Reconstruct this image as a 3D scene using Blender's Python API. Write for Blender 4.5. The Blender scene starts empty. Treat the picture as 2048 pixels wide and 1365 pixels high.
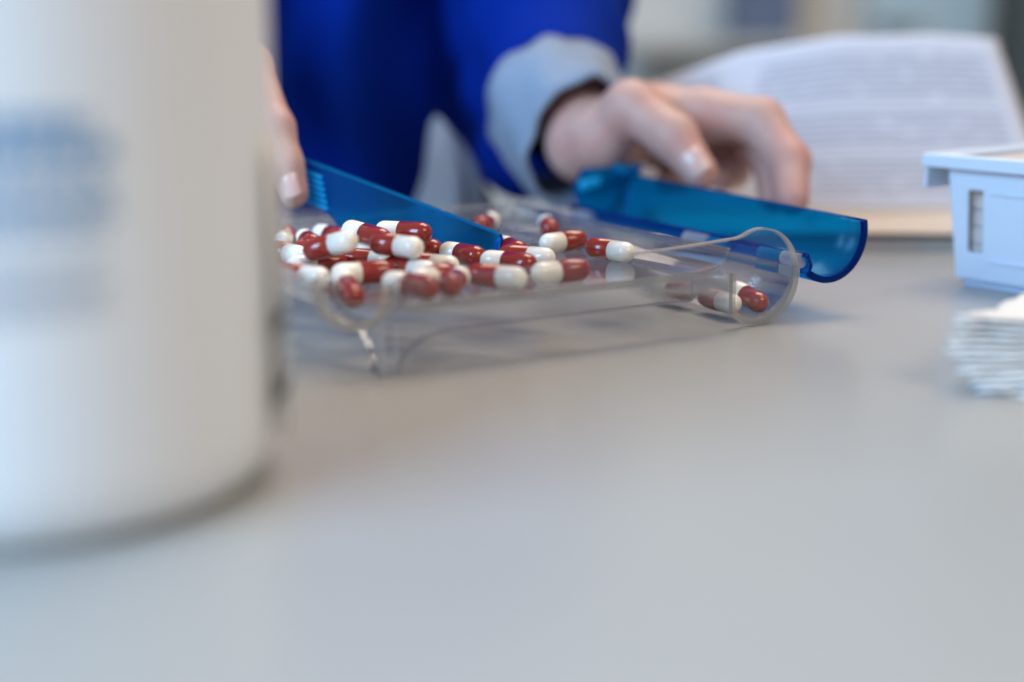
import bpy, bmesh, math, random
import numpy as np
from mathutils import Vector, Matrix

MM = 0.001
random.seed(7)
rng = np.random.default_rng(7)
scene = bpy.context.scene
COL = scene.collection

# ---------------------------------------------------------------- camera
cam_d = bpy.data.cameras.new("camera")
cam = bpy.data.objects.new("camera", cam_d)
COL.objects.link(cam)
cam.location = (0, 0, 0.101)
cam.rotation_euler = (math.radians(90 - 12.5), 0, 0)
cam_d.sensor_width = 36
cam_d.lens = 50
cam_d.clip_start = 0.01
cam_d.clip_end = 50
cam_d.dof.use_dof = True
cam_d.dof.focus_distance = 0.490
cam_d.dof.aperture_fstop = 2.8
scene.camera = cam

# ---------------------------------------------------------------- world and lamps
world = bpy.data.worlds.new("World")
scene.world = world
world.use_nodes = True
wb = world.node_tree.nodes["Background"]
wb.inputs[0].default_value = (0.74, 0.85, 1.0, 1)
wb.inputs[1].default_value = 0.27

def area(name, loc, target, size, size_y, power, color):
    d = bpy.data.lights.new(name, 'AREA')
    d.shape = 'RECTANGLE'
    d.size, d.size_y = size, size_y
    d.energy = power
    d.color = color
    o = bpy.data.objects.new(name, d)
    o.location = loc
    o.rotation_euler = (Vector(target) - Vector(loc)).to_track_quat('-Z', 'Y').to_euler()
    COL.objects.link(o)
    return o

area("window_light", (-1.2, -0.66, 0.76), (0, 0.42, 0.03), 1.2, 0.9, 52, (0.39, 0.67, 1.0))
area("ceiling_light", (0.35, 1.25, 1.60), (0, 0.45, 0.0), 1.25, 1.0, 25, (1.0, 0.84, 0.68))
area("room_light", (1.2, -0.8, 1.5), (0.2, 1.2, 0.1), 1.2, 0.8, 18, (1.0, 0.77, 0.54))

scene.view_settings.view_transform = 'Standard'
scene.view_settings.look = 'None'
scene.view_settings.exposure = 0.1
scene.view_settings.gamma = 1
scene.render.engine = 'CYCLES'
scene.cycles.use_denoising = True
scene.cycles.max_bounces = 14
scene.cycles.transparent_max_bounces = 40
scene.cycles.caustics_reflective = False
scene.cycles.caustics_refractive = False
scene.cycles.sample_clamp_indirect = 4.0

# ---------------------------------------------------------------- materials
def new_mat(name):
    m = bpy.data.materials.new(name)
    m.use_nodes = True
    return m, m.node_tree.nodes, m.node_tree.links

def solid(name, color, rough=0.5, spec=0.5, sss=0.0, sss_r=(1, .4, .25), sss_s=0.004, sheen=0.0,
          noise=0.0, nscale=200.0, bump=0.0, bscale=400.0, coat=0.0):
    m, N, L = new_mat(name)
    b = N["Principled BSDF"]
    b.inputs["Base Color"].default_value = (*color, 1)
    b.inputs["Roughness"].default_value = rough
    b.inputs["Specular IOR Level"].default_value = spec
    b.inputs["Coat Weight"].default_value = coat
    b.inputs["Coat Roughness"].default_value = 0.08
    if sss:
        b.inputs["Subsurface Weight"].default_value = sss
        b.inputs["Subsurface Radius"].default_value = sss_r
        b.inputs["Subsurface Scale"].default_value = sss_s
    if sheen:
        b.inputs["Sheen Weight"].default_value = sheen
        b.inputs["Sheen Roughness"].default_value = 0.5
    tc = N.new("ShaderNodeTexCoord")
    if noise:
        t = N.new("ShaderNodeTexNoise")
        t.inputs["Scale"].default_value = nscale
        t.inputs["Detail"].default_value = 5
        L.new(tc.outputs["Object"], t.inputs["Vector"])
        mx = N.new("ShaderNodeMix")
        mx.data_type = 'RGBA'
        mx.inputs["A"].default_value = (*[c * (1 - noise) for c in color], 1)
        mx.inputs["B"].default_value = (*[min(1, c * (1 + noise)) for c in color], 1)
        L.new(t.outputs["Fac"], mx.inputs["Factor"])
        L.new(mx.outputs["Result"], b.inputs["Base Color"])
    if bump:
        t2 = N.new("ShaderNodeTexNoise")
        t2.inputs["Scale"].default_value = bscale
        t2.inputs["Detail"].default_value = 4
        L.new(tc.outputs["Object"], t2.inputs["Vector"])
        bp = N.new("ShaderNodeBump")
        bp.inputs["Strength"].default_value = bump
        bp.inputs["Distance"].default_value = 0.0006
        L.new(t2.outputs["Fac"], bp.inputs["Height"])
        L.new(bp.outputs["Normal"], b.inputs["Normal"])
    return m

def thin_plastic(name, tint, haze_col, haze, f0=0.035, rough=0.06, gloss=(1, 1, 1)):
    """Clear or tinted thin moulded plastic: see-through, with a Fresnel mirror film and a little scatter."""
    m, N, L = new_mat(name)
    for n in list(N):
        if n.type == 'BSDF_PRINCIPLED':
            N.remove(n)
    out = [n for n in N if n.type == 'OUTPUT_MATERIAL'][0]
    tr = N.new("ShaderNodeBsdfTransparent"); tr.inputs[0].default_value = (*tint, 1)
    gl = N.new("ShaderNodeBsdfGlossy"); gl.inputs["Color"].default_value = (*gloss, 1)
    gl.inputs["Roughness"].default_value = rough
    df = N.new("ShaderNodeBsdfDiffuse"); df.inputs[0].default_value = (*haze_col, 1)
    tl = N.new("ShaderNodeBsdfTranslucent"); tl.inputs[0].default_value = (*haze_col, 1)
    hz = N.new("ShaderNodeMixShader"); hz.inputs[0].default_value = 0.5
    L.new(df.outputs[0], hz.inputs[1]); L.new(tl.outputs[0], hz.inputs[2])
    body = N.new("ShaderNodeMixShader"); body.inputs[0].default_value = haze
    L.new(tr.outputs[0], body.inputs[1]); L.new(hz.outputs[0], body.inputs[2])
    lw = N.new("ShaderNodeLayerWeight"); lw.inputs["Blend"].default_value = 0.5
    pw = N.new("ShaderNodeMath"); pw.operation = 'POWER'; pw.inputs[1].default_value = 5
    L.new(lw.outputs["Facing"], pw.inputs[0])
    ma = N.new("ShaderNodeMath"); ma.operation = 'MULTIPLY_ADD'
    ma.inputs[1].default_value = 1 - f0; ma.inputs[2].default_value = f0
    L.new(pw.outputs[0], ma.inputs[0])
    fin = N.new("ShaderNodeMixShader")
    L.new(ma.outputs[0], fin.inputs[0]); L.new(body.outputs[0], fin.inputs[1]); L.new(gl.outputs[0], fin.inputs[2])
    L.new(fin.outputs[0], out.inputs[0])
    return m

M = {}
M['table'] = solid('table_laminate', (0.385, 0.385, 0.37), 0.26, 0.42, noise=0.03, nscale=9, bump=0.05, bscale=900)
def smudges(m):
    N, L = m.node_tree.nodes, m.node_tree.links
    b = N["Principled BSDF"]; tc = [n for n in N if n.type == 'TEX_COORD'][0]
    ns = N.new("ShaderNodeTexNoise"); ns.inputs["Scale"].default_value = 22; ns.inputs["Detail"].default_value = 6
    L.new(tc.outputs["Object"], ns.inputs["Vector"])
    mr = N.new("ShaderNodeMapRange"); mr.inputs[1].default_value = 0.3; mr.inputs[2].default_value = 0.7
    mr.inputs[3].default_value = 0.245; mr.inputs[4].default_value = 0.275
    L.new(ns.outputs["Fac"], mr.inputs[0]); L.new(mr.outputs[0], b.inputs["Roughness"])
smudges(M['table'])
M['clear'] = thin_plastic('clear_plastic', (0.975, 0.98, 0.985), (0.80, 0.82, 0.85), 0.028, f0=0.045, rough=0.09)
M['clear_tube'] = thin_plastic('clear_plastic_tube', (0.985, 0.987, 0.99), (0.80, 0.82, 0.85), 0.008, f0=0.03, rough=0.08)
M['clear_floor'] = thin_plastic('clear_plastic_floor', (0.95, 0.955, 0.965), (0.80, 0.82, 0.85), 0.02, f0=0.045, rough=0.08)
M['dark_line'] = thin_plastic('clear_plastic_lower_edge', (0.72, 0.72, 0.77), (0.7, 0.7, 0.75), 0.15, f0=0.15, rough=0.12)
M['clear_edge'] = thin_plastic('clear_plastic_edge', (0.80, 0.81, 0.82), (0.80, 0.79, 0.77), 0.22, rough=0.15)
M['knuckle'] = thin_plastic('clear_plastic_knuckle', (0.88, 0.90, 0.92), (0.85, 0.88, 0.92), 0.42, f0=0.08, rough=0.12)
M['post'] = thin_plastic('clear_plastic_post', (0.90, 0.92, 0.95), (0.78, 0.82, 0.90), 0.30, f0=0.08, rough=0.1)
M['frost'] = thin_plastic('frosted_rim', (0.90, 0.89, 0.87), (0.72, 0.69, 0.63), 0.30, rough=0.15)
M['blue'] = thin_plastic('blue_plastic', (0.010, 0.54, 0.87), (0.0, 0.34, 0.66), 0.11, f0=0.03, rough=0.28, gloss=(0.30, 0.75, 1.0))
M['blue_edge'] = thin_plastic('blue_plastic_edge', (0.0, 0.12, 0.50), (0.0, 0.04, 0.34), 0.45, rough=0.2, gloss=(0.30, 0.65, 1.0))
M['blue_bead'] = thin_plastic('blue_plastic_bead', (0.005, 0.45, 0.80), (0.0, 0.40, 0.72), 0.50, rough=0.15, gloss=(0.40, 0.8, 1.0))
M['blue_rib'] = thin_plastic('blue_plastic_rib', (0.005, 0.45, 0.80), (0.03, 0.66, 1.0), 0.9, rough=0.15, gloss=(0.5, 0.85, 1.0))
M['cap_red'] = solid('capsule_red_gelatin', (0.30, 0.022, 0.013), 0.22, 0.5, sss=0.08, sss_r=(1, .1, .05), sss_s=0.001, coat=0.4)
M['cap_white'] = solid('capsule_white_gelatin', (0.93, 0.90, 0.82), 0.25, 0.5, sss=0.08, sss_r=(1, .8, .6), sss_s=0.0015, coat=0.4)
M['bottle'] = solid('white_hdpe', (0.79, 0.785, 0.77), 0.45, 0.4, sss=0.25, sss_r=(1, .9, .8), sss_s=0.008)
M['label'] = solid('label_film', (0.70, 0.69, 0.66), 0.4, 0.4)
M['print_blue'] = solid('blue_print', (0.20, 0.35, 0.52), 0.5, 0.3)
M['print_grey'] = solid('grey_print', (0.50, 0.54, 0.60), 0.5, 0.3)
M['print_dark'] = solid('dark_print', (0.05, 0.05, 0.06), 0.5, 0.3)
M['skin'] = solid('skin', (0.53, 0.335, 0.285), 0.5, 0.35, sss=0.15, sss_s=0.003, noise=0.10, nscale=70, bump=0.25, bscale=500)
def blotch(m, col, scale, lo, hi, amount):
    N, L = m.node_tree.nodes, m.node_tree.links
    b = N["Principled BSDF"]
    src = b.inputs["Base Color"].links[0].from_socket
    tc = [n for n in N if n.type == 'TEX_COORD'][0]
    ns = N.new("ShaderNodeTexNoise"); ns.inputs["Scale"].default_value = scale; ns.inputs["Detail"].default_value = 3
    L.new(tc.outputs["Object"], ns.inputs["Vector"])
    mr = N.new("ShaderNodeMapRange"); mr.inputs[1].default_value = lo; mr.inputs[2].default_value = hi; mr.inputs[4].default_value = amount
    L.new(ns.outputs["Fac"], mr.inputs[0])
    mx = N.new("ShaderNodeMix"); mx.data_type = 'RGBA'
    mx.inputs["B"].default_value = (*col, 1)
    L.new(src, mx.inputs["A"]); L.new(mr.outputs[0], mx.inputs["Factor"]); L.new(mx.outputs["Result"], b.inputs["Base Color"])
blotch(M['skin'], (0.52, 0.22, 0.19), 45, 0.42, 0.68, 0.6)
M['nail'] = solid('nail', (0.68, 0.46, 0.41), 0.25, 0.5, coat=0.3)
M['tunic'] = solid('blue_cotton', (0.0005, 0.019, 0.22), 0.9, 0.06, noise=0.12, nscale=60, bump=0.3, bscale=900)
M['cuff'] = solid('cuff_fabric', (0.235, 0.285, 0.37), 0.9, 0.15, noise=0.05, nscale=120, bump=0.3, bscale=1500)
M['cloth'] = solid('white_cloth', (0.40, 0.40, 0.44), 0.9, 0.15, bump=0.3, bscale=700)
M['gauze'] = solid('white_gauze', (0.82, 0.80, 0.77), 0.95, 0.1, sss=0.1, sss_r=(1, .9, .8), sss_s=0.003, bump=0.6, bscale=1400)
M['bin'] = solid('pale_blue_bin', (0.68, 0.78, 0.92), 0.38, 0.45, sss=0.1, sss_r=(.8, .9, 1), sss_s=0.003)
M['paper'] = solid('shaded_page', (0.58, 0.51, 0.44), 0.8, 0.2)  # flat pages: tan base colour holds the warm shade over white paper
M['grey_paper'] = solid('grey_paper', (0.60, 0.56, 0.54), 0.85, 0.15, noise=0.05, nscale=90)
M['wall'] = solid('back_wall_paint', (0.76, 0.75, 0.71), 0.9, 0.1, noise=0.05, nscale=2)
M['room_floor'] = solid('room_floor_lino', (0.30, 0.29, 0.28), 0.6, 0.3, noise=0.06, nscale=3)
M['teal'] = solid('teal_door_paint', (0.58, 0.74, 0.80), 0.6, 0.3)
M['dark'] = solid('dark_cupboard', (0.12, 0.12, 0.11), 0.5, 0.3)
M['navy'] = solid('navy_box', (0.14, 0.18, 0.27), 0.6, 0.3)
M['shelf'] = solid('shelf_board', (0.55, 0.54, 0.49), 0.6, 0.3)

def printed_page():
    """White paper with two columns of small print: rows of broken grey lines laid out on the page's own UV map."""
    m, N, L = new_mat('printed_page')
    b = N["Principled BSDF"]
    b.inputs["Roughness"].default_value = 0.75
    b.inputs["Specular IOR Level"].default_value = 0.2
    uv = N.new("ShaderNodeUVMap")
    sep = N.new("ShaderNodeSeparateXYZ"); L.new(uv.outputs[0], sep.inputs[0])
    def math_n(op, a, bb=None):
        n = N.new("ShaderNodeMath"); n.operation = op
        for i, v in ((0, a), (1, bb)):
            if v is None: continue
            if isinstance(v, (int, float)): n.inputs[i].default_value = v
            else: L.new(v, n.inputs[i])
        return n.outputs[0]
    x, y = sep.outputs[0], sep.outputs[1]
    rows = math_n('FRACT', math_n('MULTIPLY', y, 26))
    row_on = math_n('LESS_THAN', rows, 0.5)
    def band(v, lo, hi): return math_n('MULTIPLY', math_n('GREATER_THAN', v, lo), math_n('LESS_THAN', v, hi))
    cols = math_n('ADD', band(x, 0.04, 0.235), band(x, 0.34, 0.95))
    para = math_n('SUBTRACT', 1, math_n('ADD', band(y, 0.60, 0.64), band(y, 0.335, 0.37)))
    vert = band(y, 0.06, 0.90)
    mp = N.new("ShaderNodeMapping"); mp.inputs["Scale"].default_value = (16, 26, 1)
    L.new(uv.outputs[0], mp.inputs[0])
    ns = N.new("ShaderNodeTexNoise"); ns.inputs["Scale"].default_value = 1.0; ns.inputs["Detail"].default_value = 1
    L.new(mp.outputs[0], ns.inputs["Vector"])
    words = math_n('GREATER_THAN', ns.outputs["Fac"], 0.36)
    ink = math_n('MULTIPLY', math_n('MULTIPLY', math_n('MULTIPLY', row_on, cols), math_n('MULTIPLY', para, vert)), words)
    mx = N.new("ShaderNodeMix"); mx.data_type = 'RGBA'
    mx.inputs["A"].default_value = (0.62, 0.62, 0.68, 1)
    mx.inputs["B"].default_value = (0.34, 0.35, 0.43, 1)
    L.new(ink, mx.inputs["Factor"]); L.new(mx.outputs["Result"], b.inputs["Base Color"])
    return m
M['page'] = printed_page()

# ---------------------------------------------------------------- mesh helpers (all lengths in millimetres)
def mesh_obj(name, verts, faces, mats, parent=None, smooth=False, fmat=None, mesh=None):
    me = bpy.data.meshes.new(name)
    v = np.asarray(verts, float) * MM
    me.from_pydata([tuple(p) for p in v], [], [tuple(f) for f in faces])
    for m in (mats if isinstance(mats, (list, tuple)) else [mats]):
        me.materials.append(m)
    if fmat is not None:
        for p, i in zip(me.polygons, fmat):
            p.material_index = i
    if smooth:
        for p in me.polygons:
            p.use_smooth = True
    me.update()
    o = bpy.data.objects.new(name, me)
    COL.objects.link(o)
    if parent:
        o.parent = parent
    return o

def recalc(o):
    bm = bmesh.new(); bm.from_mesh(o.data)
    bmesh.ops.recalc_face_normals(bm, faces=bm.faces)
    bm.to_mesh(o.data); bm.free()
    return o

def bevel(o, w, seg=2, angle=35):
    md = o.modifiers.new("bevel", 'BEVEL')
    md.width = w * MM; md.segments = seg
    md.limit_method = 'ANGLE'; md.angle_limit = math.radians(angle)
    return o

def thing(name, label, cat, loc=(0, 0, 0), rotz=0.0, group=None):
    o = bpy.data.objects.new(name, None)
    o.empty_display_size = 0.01
    o.location = Vector(loc) * MM
    o.rotation_euler = (0, 0, rotz)
    COL.objects.link(o)
    return tag(o, label, cat, group)

def tag(o, label, cat, group=None):
    o['label'] = label; o['category'] = cat
    if group: o['group'] = group
    return o

class MB:
    def __init__(s): s.v, s.f, s.m = [], [], []
    def add(s, v, f, m=0):
        n = len(s.v)
        s.v += [tuple(p) for p in v]; s.f += [tuple(i + n for i in q) for q in f]; s.m += [m] * len(f)
    def box(s, x0, x1, y0, y1, z0, z1, m=0):
        v = [(x, y, z) for z in (z0, z1) for y in (y0, y1) for x in (x0, x1)]
        s.add(v, [(0, 2, 3, 1), (4, 5, 7, 6), (0, 1, 5, 4), (2, 6, 7, 3), (0, 4, 6, 2), (1, 3, 7, 5)], m)
    def prism(s, poly, a, b, axis='y', m_side=0, m_cap=0):
        """polygon in two axes pulled along the third"""
        n = len(poly)
        def P(p, t):
            return (p[0], t, p[1]) if axis == 'y' else ((p[0], p[1], t) if axis == 'z' else (t, p[0], p[1]))
        v = [P(p, a) for p in poly] + [P(p, b) for p in poly]
        k = len(s.v)
        s.v += v
        s.f.append(tuple(k + i for i in range(n))); s.m.append(m_cap)
        s.f.append(tuple(k + n + i for i in reversed(range(n)))); s.m.append(m_cap)
        for i in range(n):
            j = (i + 1) % n
            s.f.append((k + i, k + n + i, k + n + j, k + j)); s.m.append(m_side)
    def strip(s, outer, inner, a, b, axis='y', m=0, m_end=None, m_front=None):
        """open band between two matching polylines pulled along an axis"""
        n = len(outer)
        def P(p, t):
            return (p[0], t, p[1]) if axis == 'y' else ((p[0], p[1], t) if axis == 'z' else (t, p[0], p[1]))
        k = len(s.v)
        s.v += [P(p, a) for p in outer] + [P(p, a) for p in inner] + [P(p, b) for p in outer] + [P(p, b) for p in inner]
        mf = m if m_front is None else m_front
        me = m if m_end is None else m_end
        O, I, O2, I2 = k, k + n, k + 2 * n, k + 3 * n
        for i in range(n - 1):
            s.f += [(O + i, O + i + 1, I + i + 1, I + i), (O2 + i, I2 + i, I2 + i + 1, O2 + i + 1),
                    (O + i, O2 + i, O2 + i + 1, O + i + 1), (I + i, I + i + 1, I2 + i + 1, I2 + i)]
            s.m += [mf, mf, m, m]
        for i in (0, n - 1):
            s.f.append((O + i, I + i, I2 + i, O2 + i)); s.m.append(me)
    def build(s, name, mats, parent=None, smooth=False):
        return recalc(mesh_obj(name, s.v, s.f, mats, parent, smooth, s.m))

def offset_poly(pts, d):
    """shift an open polyline sideways; d is one number or one per point (left of travel is positive)"""
    pts = np.asarray(pts, float); n = len(pts)
    d = np.full(n, d) if np.isscalar(d) else np.asarray(d, float)
    t = np.gradient(pts, axis=0); t /= np.linalg.norm(t, axis=1)[:, None]
    nrm = np.stack([-t[:, 1], t[:, 0]], 1)
    return pts + nrm * d[:, None]

def lathe(prof, n=64, cx=0.0, cy=0.0):
    v, f = [], []
    for r, z in prof:
        for k in range(n):
            a = 2 * math.pi * k / n
            v.append((cx + r * math.cos(a), cy + r * math.sin(a), z))
    for i in range(len(prof) - 1):
        for k in range(n):
            f.append((i * n + k, i * n + (k + 1) % n, (i + 1) * n + (k + 1) % n, (i + 1) * n + k))
    f.append(tuple(reversed(range(n))))
    f.append(tuple((len(prof) - 1) * n + k for k in range(n)))
    return v, f

# signed-distance modelling for the body and the clothes
def sd_capsule(P, a, b, ra, rb):
    a = np.asarray(a, np.float32); b = np.asarray(b, np.float32)
    ab = b - a
    t = np.clip(((P - a) @ ab) / max(1e-6, float(ab @ ab)), 0, 1)
    d = P - a - t[..., None] * ab
    return np.sqrt((d * d).sum(-1)) - (ra + (rb - ra) * t)

def smin(a, b, k):
    h = np.clip(0.5 + 0.5 * (b - a) / k, 0, 1)
    return b + (a - b) * h - k * h * (1 - h)

def surface_nets(F, xs, ys, zs):
    S = F < 0
    nx, ny, nz = F.shape
    corner = [(i, j, k) for i in (0, 1) for j in (0, 1) for k in (0, 1)]
    cnt = sum(S[i:nx - 1 + i, j:ny - 1 + j, k:nz - 1 + k].astype(np.int8) for i, j, k in corner)
    act = np.argwhere((cnt > 0) & (cnt < 8))
    idx = -np.ones((nx - 1, ny - 1, nz - 1), np.int64)
    idx[tuple(act.T)] = np.arange(len(act))
    pos = np.zeros((len(act), 3)); num = np.zeros(len(act))
    ax = (xs, ys, zs)
    for c in corner:
        for d in range(3):
            if c[d] == 1: continue
            c2 = list(c); c2[d] = 1
            A = act + np.array(c); B = act + np.array(c2)
            fa = F[tuple(A.T)]; fb = F[tuple(B.T)]
            mk = (fa < 0) != (fb < 0)
            t = np.where(mk, fa / np.where(mk, fa - fb, 1), 0)
            pa = np.stack([ax[q][A[:, q]] for q in range(3)], 1); pb = np.stack([ax[q][B[:, q]] for q in range(3)], 1)
            p = pa + (pb - pa) * t[:, None]
            pos[mk] += p[mk]; num[mk] += 1
    pos /= num[:, None]
    faces = []
    for d in range(3):
        e, g = [(1, 2), (2, 0), (0, 1)][d]
        sl = [slice(None)] * 3; sl2 = [slice(None)] * 3
        sl[d] = slice(0, -1); sl2[d] = slice(1, None)
        ch = S[tuple(sl)] != S[tuple(sl2)]
        ed = np.argwhere(ch)
        ok = (ed[:, e] > 0) & (ed[:, g] > 0) & (ed[:, e] < F.shape[e] - 1) & (ed[:, g] < F.shape[g] - 1)
        ed = ed[ok]
        inside = S[tuple(ed.T)]
        def cell(de, dg):
            q = ed.copy(); q[:, e] -= de; q[:, g] -= dg
            return idx[tuple(q.T)]
        q = np.stack([cell(1, 1), cell(0, 1), cell(0, 0), cell(1, 0)], 1)
        q[~inside] = q[~inside][:, ::-1]
        faces.append(q)
    return pos, np.concatenate(faces)

def fast_mesh(name, V, Fq, mat, parent):
    me = bpy.data.meshes.new(name)
    me.vertices.add(len(V)); me.vertices.foreach_set("co", (np.asarray(V) * MM).astype(np.float32).ravel())
    me.loops.add(Fq.size); me.loops.foreach_set("vertex_index", Fq.astype(np.int32).ravel())
    me.polygons.add(len(Fq)); me.polygons.foreach_set("loop_start", np.arange(0, Fq.size, 4, dtype=np.int32))
    me.polygons.foreach_set("use_smooth", np.ones(len(Fq), bool))
    me.update(calc_edges=True); me.validate()
    me.materials.append(mat)
    o = bpy.data.objects.new(name, me)
    COL.objects.link(o); o.parent = parent
    return o

def axis(*segs):
    out = []
    for a, b, h in segs:
        out += list(np.arange(a, b, h))
    return np.array(out + [segs[-1][1]], np.float32)

def grid(xs, ys, zs):
    return np.stack(np.meshgrid(xs, ys, zs, indexing='ij'), -1).astype(np.float32)

# ---------------------------------------------------------------- setting: tabletop, floor, back wall
b = MB(); b.box(-700, 900, 60, 790, -28, 0)
t = bevel(b.build('tabletop', M['table']), 2); t['kind'] = 'structure'
b = MB(); b.box(-3500, 4200, -1500, 2700, -760, -740)
o = b.build('room_floor', M['room_floor']); o['kind'] = 'structure'
b = MB(); b.box(-3500, 4200, 2700, 2800, -740, 1900)
o = b.build('back_wall', M['wall']); o['kind'] = 'structure'

# blurred things along the back wall
door = thing('door', 'pale teal door in the back wall above the open booklet', 'door', (790, 2698, -740))
b = MB(); b.box(-140, 75, -28, 0, 0, 1700); b.build('door_leaf', M['teal'], door)
b = MB(); b.box(-152, -141, -34, 0, 0, 1712); b.box(76, 87, -34, 0, 0, 1712); b.box(-141, 76, -34, 0, 1701, 1712)
b.build('door_frame', M['shelf'], door)
b = MB(); b.box(-120, -110, -62, -28, 830, 845); b.box(-120, -50, -68, -58, 832, 843); b.build('handle', M['dark'], door)
cb = thing('cupboard', 'tall dark cupboard at the right edge beside the teal door', 'cupboard', (1225, 2690, -740))
b = MB(); b.box(-335, 330, -420, 0, 0, 1750); b.build('carcass', M['dark'], cb)
for x0, x1 in ((-330, -3), (3, 325)):
    b = MB(); b.box(x0, x1, -440, -421, 20, 1740); d = b.build('door_panel', M['dark'], cb)
    hx = x1 - 30 if x0 < 0 else x0 + 20
    b = MB(); b.box(hx, hx + 10, -462, -441, 850, 990); b.build('handle', M['shelf'], d)
sh = thing('wall_shelf', 'grey wall shelf in the far background holding a navy box', 'shelf', (440, 2698, 60))
b = MB(); b.box(-260, 170, -240, 0, 0, 18); b.build('shelf_board', M['shelf'], sh)
for x in (-200, 120):
    b = MB(); b.prism([(-200, 0), (0, 0), (0, -90)], x, x + 8, 'x'); b.build('bracket', M['shelf'], sh)
nb = thing('storage_box', 'navy blue box blurred on the shelf by the back wall', 'box', (440, 2590, 78.5))
b = MB(); b.box(-50, 50, -80, 80, 0, 110); b.build('box_body', M['navy'], nb)
b = MB(); b.box(-54, 54, -84, 84, 110.5, 130); b.build('lid', M['navy'], nb)

# ---------------------------------------------------------------- pill bottle, near left
BX, BY = -109.9, 310.5
BK = 0.942     # girth
bottle = thing('pill_bottle', 'large white pill bottle out of focus at the near left', 'bottle', (BX, BY, 0))
prof = [(44, 2.2), (46, 0.6), (49.5, 0.2), (53.5, 1.4), (56.8, 4.6), (58.8, 9.5), (59.7, 16), (60.5, 70), (61.2, 150), (60.8, 162),
        (57, 173), (48, 182), (38, 187), (34, 189)]
v, f = lathe([(r * BK, z) for r, z in prof], 96)
mesh_obj('bottle_body', v, f, M['bottle'], bottle, True)
v, f = lathe([(31, 189.3), (31, 197), (32, 198)], 64); mesh_obj('neck', v, f, M['bottle'], bottle, True)
cv, cf = [], []
n = 120
for z, k in ((198.4, 0), (199.5, 1), (222, 1), (224, 0)):
    for i in range(n):
        r = 39 + (0.7 if (i % 2 and k) else 0) - (1.5 if z > 223 else 0)
        a = 2 * math.pi * i / n
        cv.append((r * math.cos(a), r * math.sin(a), z))
for j in range(3):
    for i in range(n):
        cf.append((j * n + i, j * n + (i + 1) % n, (j + 1) * n + (i + 1) % n, (j + 1) * n + i))
cf.append(tuple(reversed(range(n)))); cf.append(tuple(3 * n + i for i in range(n)))
mesh_obj('cap', cv, cf, M['bottle'], bottle)

def wrap_patch(mb, a0, a1, z0, z1, r, t=0.12, n=6, m=0):
    """a small sheet bent round the bottle"""
    o_ = [(r * math.cos(a0 + (a1 - a0) * i / n), r * math.sin(a0 + (a1 - a0) * i / n)) for i in range(n + 1)]
    i_ = [((r - t) * math.cos(a0 + (a1 - a0) * i / n), (r - t) * math.sin(a0 + (a1 - a0) * i / n)) for i in range(n + 1)]
    mb.strip(o_, i_, z0, z1, 'z', m)

def ang(x):      # angle on the bottle of the front point at world x
    return -math.acos(max(-1, min(1, (x - BX) / (60.6 * BK))))
def text_rows(name, mat, rows, x0, x1, h, seed, fill=0.9):
    r_ = random.Random(seed); mb = MB()
    for z in rows:
        x = x0 + r_.uniform(0, 1)
        end = x1 - r_.uniform(0, 5)
        while x < end:
            w = r_.uniform(1.4, 5.0)
            wrap_patch(mb, ang(x), ang(min(x + w, end)), z - h / 2, z + h / 2, 60.95 * BK, 0.1, 3)
            x += w + 0.9 / fill
    return mb.build(name, mat, bottle)
text_rows('label_heading', M['print_blue'], [83.6, 78.6], -170, -73.5, 4.0, 1)
text_rows('label_text', M['print_blue'], [74.2, 71.6, 69.0, 66.4, 63.8], -170, -72, 1.3, 2)
text_rows('label_small_text', M['print_grey'], [58.5, 56.0, 53.5, 51.0, 48.5], -100, -73, 1.1, 3)
b = MB(); wrap_patch(b, math.radians(-6), math.radians(34), 11, 78, 62.3 * BK + 0.4, 0.25, 16)
flap = b.build('label_flap', M['label'], bottle, True)
for z in (37.5, 22.0):
    b = MB(); wrap_patch(b, math.radians(-9), math.radians(10), z - 1.8, z + 1.8, 62.3 * BK + 0.6, 0.12, 8); b.build('printed_mark', M['print_dark'], flap)

# ---------------------------------------------------------------- counting tray
TH = math.radians(30.5)
OX, OY = 85.5, 480.0
tray = thing('pill_counting_tray', 'clear plastic pill counting tray with its blue tube lid hinged open', 'tray', (OX, OY, 0), TH)
# local frame: x to the right along the front edge (= -u), y away along the tube (= v), z up
ZF, FT = 20.5, 1.5
LEN = 146.0
# floor with cut corner for the spout
fl = [(-15, 2.0), (-133, 2.0), (-154, 23), (-154, LEN - 2), (-15, LEN - 2)]
b = MB(); b.prism(fl, ZF - FT, ZF, 'z', 1, 0); b.build('floor_panel', [M['clear_floor'], M['clear_edge']], tray)
# curled dam between the floor and the tube
dam = [(-15.2, 19.2), (-12.9, 20.6), (-12.2, 22.8), (-12.0, 26.5)]
dam = [(-34, 20.9), (-24, 21.0), (-19, 21.5), (-16, 22.8), (-14.2, 25), (-13.2, 28)]
b = MB(); b.strip(dam, offset_poly(dam, -0.9), 2.2, LEN - 2.5, 'y', 0, 1, 1); b.build('right_rim', [M['clear'], M['clear_edge']], tray, True)

# front wall running into the round tube end
def circ(a, r=16.5, c=(0, 16.5)): return (c[0] + r * math.cos(a), c[1] + r * math.sin(a))
outline = [(-134, 27.4), (-100, 27.9), (-54, 29.3), (-30, 30.3), (-11, 31.4), (-8.5, 32.0), (-6.0, 33.1), (-3.0, 33.9), (0, 34.0)]
outline += [circ(a, 17.4 - 0.9 * min(1, (math.pi / 2 - a) / 1.2)) for a in np.linspace(math.radians(82), math.radians(-137), 44)]
left_x = -12.4
outline += [(left_x, 5.0), (left_x, 9), (left_x, 14), (left_x, 19.2)]
poly = outline + [(-133, 19.0)]
b = MB(); b.prism(poly, 0, 1.8, 'y', 1, 0); b.build('front_wall', [M['clear_tube'], M['clear_edge']], tray)
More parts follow.
